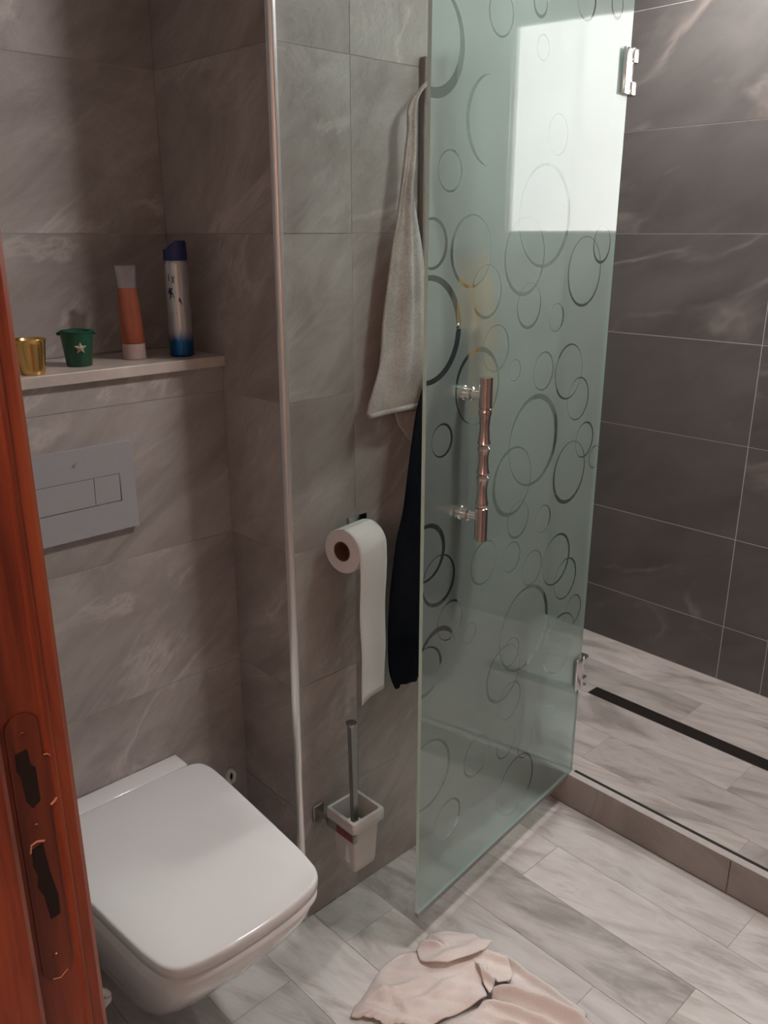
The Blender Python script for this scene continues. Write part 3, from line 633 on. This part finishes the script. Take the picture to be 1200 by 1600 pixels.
for k_ in range(1, Ls + 1):
    zz = -k_ * 0.0126; path.append((y_f - 0.0015 * math.sin(k_ * 0.45) - 0.004 * (k_ / Ls) ** 2, zz))
NX = 10
for (py, pz) in path:
    rows.append([( -W2 + 2 * W2 * i / NX, py + (0.0035 * math.sin(i / NX * math.pi * 1.3) * (-pz / 0.33) if pz < 0 else 0) + (0.012 * (i / NX) * max(0, -pz / 0.33)), pz) for i in range(NX + 1)])
vr = [[bm.verts.new(p) for p in r_] for r_ in rows]
for a_, b_ in zip(vr, vr[1:]):
    for i in range(NX): bm.faces.new((a_[i], a_[i + 1], b_[i + 1], b_[i]))
sheet = obj('hanging_sheet', bm, 'paper', PR, True); sm = sheet.modifiers.new('thick', 'SOLIDIFY'); sm.thickness = 0.0009; sm.offset = 1
th = empty('toilet_paper_holder', (1.105, 1.25, 0.915)); tag(th, 'chrome toilet paper holder behind the roll', 'holder')
bm = bmesh.new(); box(bm, (1.085, 1.243, 0.885), (1.135, 1.2495, 0.945), 0.003, 2); child(obj('wall_mount', bm, 'chrome', None, True, angle=40), th)
bm = bmesh.new(); tube(bm, catmull([(1.112, 1.245, 0.915), (1.112, 1.225, 0.914), (1.112, 1.205, 0.9115), (1.1075, 1.1978, 0.9105), (1.095, 1.1955, 0.910), (1.055, 1.190, 0.912)], 5), 0.0045, 12); child(obj('rod', bm, 'chrome', None, True, angle=60), th)

# ---------------------------------------------------------------- toilet brush set
tb = empty('toilet_brush_set', (1.0245, 1.1665, 0.17)); tag(tb, 'toilet brush standing in a square frosted glass cup on the wall', 'toilet brush')
def sq(h, z, r=0.006, n=5):
    out = []
    for cx_, cy_, a0 in ((h - r, h - r, 0), (-h + r, h - r, 90), (-h + r, -h + r, 180), (h - r, -h + r, 270)):
        for i in range(n + 1):
            a = R(a0 + 90 * i / n); out.append((cx_ + r * math.cos(a), cy_ + r * math.sin(a), z))
    return out
bm = bmesh.new(); loft(bm, [sq(.029, 0), sq(.031, .003), sq(.0365, .106), sq(.0440, .112), sq(.0455, .115), sq(.0460, .136), sq(.0445, .140), sq(.0375, .140), sq(.0365, .130), sq(.032, .012)])
obj('glass_cup', fix(bm), 'frostcup', tb, True, angle=40)
bm = bmesh.new(); tube(bm, [(-0.012, -0.008, 0.02), (-0.013, -0.010, 0.11)], [0.022, 0.022], 16); obj('bristle_head', bm, 'whitep', tb, True, angle=50)
bm = bmesh.new()
h0, h1 = Vector((-0.013, -0.012, 0.10)), Vector((-0.033, -0.028, 0.372))
loft(bm, [[h0 + Vector((sx * .006, sy * .006, 0)) for sx, sy in ((1, 1), (-1, 1), (-1, -1), (1, -1))], [h1 + Vector((sx * .006, sy * .006, 0)) for sx, sy in ((1, 1), (-1, 1), (-1, -1), (1, -1))]])
obj('handle', fix(bm), 'steel', tb)
bm = bmesh.new(); bmesh.ops.create_cone(bm, cap_ends=True, segments=20, radius1=0.010, radius2=0.0115, depth=0.007, matrix=Matrix.Translation(h1 + Vector((0, 0, 0.0035)))); obj('knob', bm, 'steel', tb, True, angle=40)
bm = bmesh.new(); box(bm, (-0.0462, -0.036, 0.094), (-0.0452, 0.044, 0.114)); box(bm, (-0.0462, -0.0465, 0.094), (-0.0372, -0.0362, 0.114))
o = obj('holder_band', bm, 'steel', tb)
bm = B((-0.0468, -0.040, 0.0955), (-0.0461, 0.010, 0.1125)); obj('red_label', bm, 'red', tb)['label'] = 'dark red rectangular sticker'
bm = bmesh.new(); tube(bm, [(-0.040, 0.0445, 0.104), (-0.040, 0.082, 0.104)], 0.005, 10); box(bm, (-0.055, 0.0765, 0.084), (-0.025, 0.0832, 0.124), 0.002); box(bm, (-0.0462, 0.040, 0.096), (-0.030, 0.047, 0.112), 0.001)
obj('wall_bracket', bm, 'steel', tb, True, angle=40)

# ---------------------------------------------------------------- hook panel, towel and garments
hp = empty('hook_panel', (1.33, 1.25, 1.5)); tag(hp, 'tall narrow grey wall panel with hooks behind the glass door', 'hook panel')
child(obj('panel', B((1.283, 1.234, 1.16), (1.375, 1.2495, 1.818), 0.0015), 'rack'), hp)
hooks = [(1.297, 1.775), (1.345, 1.30), (1.365, 1.47)]
for hx, hz in hooks:
    bm = bmesh.new(); tube(bm, catmull([(hx, 1.235, hz), (hx, 1.215, hz - 0.004), (hx, 1.200, hz - 0.004), (hx, 1.193, hz + 0.006), (hx, 1.192, hz + 0.016)], 4), 0.004, 10)
    bmesh.ops.create_uvsphere(bm, u_segments=12, v_segments=8, radius=0.0065, matrix=Matrix.Translation((hx, 1.192, hz + 0.018)))
    child(obj('hook', bm, 'chrome', None, True), hp)
def hanging(name, left, right, y0, amp, folds, mat, label, cat, thick=0.004, zpow=1.0, ph=0.0, rough=0.0, nx=44, grow=1.0):
    """cloth hung on a wall: left/right are (x, z) edges from top to bottom; folds run down"""
    L_, R_ = catmull(left, 6), catmull(right, 6)
    def samp(P, t):
        f = t * (len(P) - 1); i = min(int(f), len(P) - 2); k = f - i
        return (P[i][0] * (1 - k) + P[i + 1][0] * k, P[i][1] * (1 - k) + P[i + 1][1] * k)
    bm = bmesh.new(); rows = []; NT = 70
    for j in range(NT + 1):
        t = j / NT; l, r = samp(L_, t), samp(R_, t); row = []
        for i in range(nx + 1):
            s = i / nx; x = l[0] * (1 - s) + r[0] * s; z = l[1] * (1 - s) + r[1] * s
            a = amp * (0.35 + 0.65 * t ** zpow)
            y = y0 - a * (0.5 + 0.5 * math.cos(s * folds * 2 * math.pi + ph + 0.8 * math.sin(3 * t))) - 0.25 * a * math.sin(s * folds * 4.7 * math.pi + 5 * t + ph)
            y += rough * (random.random() - 0.5)
            row.append(bm.verts.new((x, y, z)))
        rows.append(row)
    for a, b in zip(rows, rows[1:]):
        for i in range(nx): bm.faces.new((a[i], a[i + 1], b[i + 1], b[i]))
    o = obj(name, bm, mat, None, True)
    m_ = o.modifiers.new('thick', 'SOLIDIFY'); m_.thickness = thick; m_.offset = 0
    tag(o, label, cat); return o
tw = hanging('bath_towel', [(1.292, 1.785), (1.222, 1.73), (1.214, 1.675), (1.196, 1.567), (1.170, 1.441), (1.151, 1.338), (1.141, 1.253), (1.106, 1.174), (1.104, 1.160)],
        [(1.300, 1.787), (1.239, 1.743), (1.234, 1.637), (1.229, 1.577), (1.245, 1.518), (1.262, 1.454), (1.275, 1.35), (1.283, 1.22), (1.285, 1.168)], 1.213, 0.014, 1.3, 'towel',
        'beige grey terry towel hanging from the hook panel, left of the black garment', 'towel', 0.005, rough=0.0009, ph=0.8)
# thick rolled hem of the towel and its second corner lower down
bm = bmesh.new(); hem = [(1.1035 + 0.181 * i / 20, 1.205 - 0.008 * (0.5 + 0.5 * math.cos(i / 20 * 1.3 * 2 * math.pi + 1.2)), 1.159 + 0.008 * i / 20) for i in range(21)]
tube(bm, hem, 0.0055, 8); h_ = obj('hem', bm, 'towel', None, True); h_.parent = tw
bm = bmesh.new(); prism(bm, [(1.195, 1.165), (1.275, 1.165), (1.262, 1.075), (1.246, 1.083), (1.212, 1.122)], 1.226, 1.230); h_ = obj('back_fold', fix(bm), 'towel'); h_.parent = tw
hanging('black_garment', [(1.335, 1.312), (1.262, 1.262), (1.215, 1.175), (1.198, 1.10), (1.187, 1.034), (1.174, 0.954), (1.155, 0.889), (1.138, 0.778), (1.132, 0.69), (1.134, 0.60), (1.150, 0.550)],
        [(1.350, 1.312), (1.362, 1.262), (1.366, 1.175), (1.372, 1.10), (1.378, 1.02), (1.380, 0.94), (1.374, 0.87), (1.360, 0.767), (1.345, 0.66), (1.322, 0.59), (1.285, 0.545)], 1.178, 0.009, 2.3, 'blackc',
        'black garment hanging between the paper roll and the glass door', 'clothing', 0.005, ph=0.4)
hanging('ochre_cloth', [(1.372, 1.480), (1.368, 1.42), (1.365, 1.33), (1.364, 1.22), (1.366, 1.11)], [(1.384, 1.480), (1.415, 1.43), (1.440, 1.33), (1.448, 1.22), (1.450, 1.11)], 1.218, 0.012, 1.6, 'ochre',
        'ochre cloth hanging behind the frosted glass beside the door handle', 'cloth', 0.004, nx=24)

# ---------------------------------------------------------------- frosted glass door
HA = (1.742, 1.084); DL = 0.683; ang = math.atan2(1.014 - 1.084, 1.067 - 1.742)
# local x runs from the hinge edge to the free edge, local +y faces the camera side
gd = empty('shower_door', (HA[0], HA[1], 0), ang); tag(gd, 'frosted glass shower door with clear ring pattern, standing open', 'shower door')
bm = bmesh.new(); box(bm, (0, -0.004, 0.100), (DL, 0.004, 2.10)); bm.faces.ensure_lookup_table(); bm.normal_update()
for f_ in bm.faces:
    n_ = f_.normal
    f_.material_index = 0 if n_.y > 0.9 else (1 if n_.y < -0.9 else 2)
obj('glass_pane', bm, ['frost', 'glassback', 'glassedge'], gd)
obj('sweep_seal', B((0.0, -0.005, 0.088), (DL, 0.005, 0.0998), 0.001), 'clearp', gd)
hx = 0.573
bm = bmesh.new()
zc = [0.945, 1.008, 1.010, 1.014, 1.020, 1.026, 1.045, 1.062, 1.068, 1.073, 1.078, 1.086, 1.105, 1.118, 1.124, 1.129, 1.134, 1.142, 1.165, 1.184, 1.190, 1.195, 1.199, 1.200, 1.255]
rc = [.0122, .0122, .0098, .0120, .0124, .0106, .0090, .0104, .0124, .0092, .0124, .0104, .0090, .0104, .0124, .0092, .0124, .0104, .0090, .0106, .0124, .0120, .0098, .0122, .0122]
lathe(bm, [(r_, z_) for r_, z_ in zip(rc, zc)], c=(hx, 0.055), n=28); obj('handle_bar', fix(bm), 'brushed', gd, True, angle=35)
for z_ in (1.222, 0.990):
    bm = bmesh.new(); pts_ = [(0.0042, .0135), (0.009, .0135), (0.0105, .0115), (0.020, .0105), (0.0215, .0125), (0.026, .0125), (0.028, .0085), (0.046, .0080)]
    loft(bm, [[(hx + r_ * math.cos(2 * math.pi * i / 24), y_, z_ + r_ * math.sin(2 * math.pi * i / 24)) for i in range(24)] for y_, r_ in pts_])
    obj('handle_post', fix(bm), 'chrome', gd, True, angle=35)
    bm = bmesh.new(); tube(bm, [(hx, -0.0042, z_), (hx, -0.012, z_)], 0.0135, 20); obj('handle_cap', bm, 'chrome', gd, True, angle=35)
for z_ in (1.823, 0.405):
    h = obj('hinge', B((-0.004, 0.0042, z_ - 0.045), (0.034, 0.013, z_ + 0.045), 0.003, 3), 'chrome', gd, True, angle=35)
    for dz in (0.031, -0.031):
        k_ = obj('knuckle', B((-0.020, -0.010, z_ + dz - 0.014), (0.006, 0.0155, z_ + dz + 0.014), 0.003, 3), 'chrome', h, True, angle=35)
    b_ = obj('back_plate', B((-0.004, -0.013, z_ - 0.045), (0.034, -0.0042, z_ + 0.045), 0.003, 3), 'chrome', h, True, angle=35)
fxp = obj('fixed_glass_panel', B((1.738, 1.112, 0.0995), (1.746, 1.249, 2.10), 0.0005), 'glassback'); tag(fxp, 'narrow clear fixed glass panel between the shower door hinge and the pier', 'glass panel')

# ---------------------------------------------------------------- crumpled cloth on the floor
def sheet_mesh(bm, poly, zf, n=7, rings=16):
    pts = [((1 - k_ / n) * a_[0] + k_ / n * b_[0], (1 - k_ / n) * a_[1] + k_ / n * b_[1]) for a_, b_ in zip(poly, poly[1:] + poly[:1]) for k_ in range(n)]; cm = catmull(poly, n, True); pts = [(0.55 * p[0] + 0.45 * q[0], 0.55 * p[1] + 0.45 * q[1]) for p, q in zip(pts, cm)]; cx_ = sum(p[0] for p in poly) / len(poly); cy_ = sum(p[1] for p in poly) / len(poly)
    prev = None; c = bm.verts.new((cx_, cy_, zf(cx_, cy_, 0)))
    for j in range(1, rings + 1):
        t = j / rings; cur = [bm.verts.new((cx_ + (x - cx_) * t, cy_ + (y - cy_) * t, zf(cx_ + (x - cx_) * t, cy_ + (y - cy_) * t, t))) for x, y in pts]
        m_ = len(cur)
        for i in range(m_):
            if prev is None: bm.faces.new((c, cur[i], cur[(i + 1) % m_]))
            else: bm.faces.new((prev[i], cur[i], cur[(i + 1) % m_], prev[(i + 1) % m_]))
        prev = cur
def fold(x, y, px, py, dx, dy, w_, h_, ln=0.08):
    """a ridge through (px,py) along (dx,dy)"""
    l = math.hypot(dx, dy); dx, dy = dx / l, dy / l; a = (x - px) * dx + (y - py) * dy; b = -(x - px) * dy + (y - py) * dx
    return h_ * math.exp(-(b / w_) ** 2) * math.exp(-(a / ln) ** 4)
def wav(x, y): return 0.0018 * math.sin(95 * x + 40 * y) + 0.0014 * math.sin(70 * y - 55 * x + 1.3) + 0.0008 * math.sin(210 * x + 160 * y)
def ruffle(poly, i0, i1, amp, cnt):
    """add a wavy hem between two outline corners"""
    out = []
    for i, p in enumerate(poly):
        out.append(p)
        if i0 <= i < i1:
            q = poly[(i + 1) % len(poly)]; L = math.hypot(q[0] - p[0], q[1] - p[1]); nx, ny = (q[1] - p[1]) / L, -(q[0] - p[0]) / L
            for k in range(1, cnt):
                t = k / cnt; a = amp * (1 if k % 2 else -1) * random.uniform(0.5, 1)
                out.append((p[0] + (q[0] - p[0]) * t + nx * a, p[1] + (q[1] - p[1]) * t + ny * a))
    return out
bm = bmesh.new()
left_p = [(1.043, 1.011), (1.018, 1.027), (0.969, 1.024), (0.910, 1.003), (0.872, 0.995), (0.846, 0.984), (0.874, 0.950), (0.883, 0.923), (0.908, 0.900), (0.941, 0.863), (0.964, 0.855), (1.022, 0.835), (1.07, 0.820), (1.085, 0.845), (1.13, 0.862), (1.150, 0.880), (1.120, 0.915), (1.075, 0.960)]
left_p = ruffle(left_p, 5, 9, 0.0022, 4)
def zl(x, y, t):
    z = 0.011 + 1.2 * wav(x, y) + fold(x, y, 0.95, 0.96, 1, -0.5, 0.010, 0.012, 0.06) + fold(x, y, 1.0, 0.90, 1, -0.25, 0.010, 0.009, 0.07) + fold(x, y, 0.93, 0.985, 0.6, 1, 0.010, 0.007, 0.04)
    z += fold(x, y, 0.885, 0.955, 0.55, -1, 0.006, 0.006, 0.06) + fold(x, y, 0.935, 0.935, 0.2, 1, 0.007, 0.007, 0.03)
    z += max(0, (x - 0.99)) * 0.16 * (1 if y < 0.93 else max(0.0, 1 - (y - 0.93) * 14))
    return max(0.0035, z - 0.007 * max(0, t - 0.85) / 0.15)
sheet_mesh(bm, left_p, zl, rings=26)
right_p = [(0.965, 0.842), (1.054, 0.816), (1.075, 0.812), (1.095, 0.822), (1.118, 0.815), (1.136, 0.792), (1.144, 0.764), (1.150, 0.738), (1.166, 0.697), (1.175, 0.655), (1.17, 0.60), (1.13, 0.55), (1.05, 0.54), (0.97, 0.58), (0.93, 0.67), (0.93, 0.76)]
def zr(x, y, t):
    z = 0.009 + 1.3 * wav(x * 1.2, y) + fold(x, y, 1.125, 0.74, 0.45, -1, 0.012, 0.040, 0.11) + fold(x, y, 1.085, 0.755, 0.5, -1, 0.009, 0.026, 0.08) + fold(x, y, 1.045, 0.775, 0.45, -1, 0.008, 0.018, 0.06) + fold(x, y, 1.01, 0.78, 0.7, -1, 0.010, 0.014, 0.06)
    return max(0.0035, z - 0.008 * max(0, t - 0.85) / 0.15)
sheet_mesh(bm, right_p, zr, rings=30)
brown_p = [(1.150, 0.892), (1.172, 0.890), (1.184, 0.860), (1.190, 0.828), (1.192, 0.794), (1.188, 0.745), (1.196, 0.700), (1.196, 0.66), (1.176, 0.66), (1.158, 0.70), (1.145, 0.745), (1.138, 0.80), (1.140, 0.85)]
def zb_(x, y, t): return max(0.0035, 0.008 + wav(x, y) + fold(x, y, 1.178, 0.80, 0.05, -1, 0.007, 0.016, 0.12) - 0.006 * max(0, t - 0.8) / 0.2)
sheet_mesh(bm, brown_p, zb_, rings=12)
# raised flap: its near edge is lifted clear of the layers below, its far edge lies on the floor
top_p = [(1.034, 0.968), (1.040, 0.985), (1.058, 1.006), (1.085, 1.012), (1.113, 1.018), (1.129, 1.007), (1.138, 0.985), (1.158, 0.935), (1.152, 0.905), (1.162, 0.882), (1.135, 0.880), (1.108, 0.890), (1.080, 0.905), (1.058, 0.918), (1.044, 0.940)]
def zt_(x, y, t):
    k_ = min(1.0, max(0.0, (1.015 - y) / 0.13))
    z = 0.006 + 0.046 * k_ ** 0.8 + 0.8 * wav(x, y) + fold(x, y, 1.078, 0.985, -0.30, 1, 0.006, 0.020, 0.030) + fold(x, y, 1.105, 0.985, 0.15, 1, 0.006, 0.008, 0.03) + fold(x, y, 1.09, 0.925, 1, -0.45, 0.014, 0.008, 0.06)
    return max(0.004, z)
sheet_mesh(bm, top_p, zt_, rings=22)
fold_p = [(1.112, 0.893), (1.150, 0.880), (1.166, 0.862), (1.160, 0.835), (1.148, 0.812), (1.128, 0.808), (1.110, 0.826), (1.096, 0.822), (1.078, 0.818), (1.086, 0.842)]
sheet_mesh(bm, fold_p, lambda x, y, t: max(0.012, 0.034 + wav(x, y) + fold(x, y, 1.098, 0.850, -0.15, 1, 0.006, 0.018, 0.05) + fold(x, y, 1.15, 0.86, 0.5, -1, 0.008, 0.014, 0.05) - 0.30 * max(0, 1.13 - x) * (x > 1.112) - 0.16 * max(0, 0.875 - y)), rings=12)
cl = obj('floor_cloth', bm, 'cloth', None, True); m_ = cl.modifiers.new('thick', 'SOLIDIFY'); m_.thickness = 0.003; m_.offset = 1
tag(cl, 'crumpled beige cloth lying on the grey floor in front of the toilet', 'cloth')
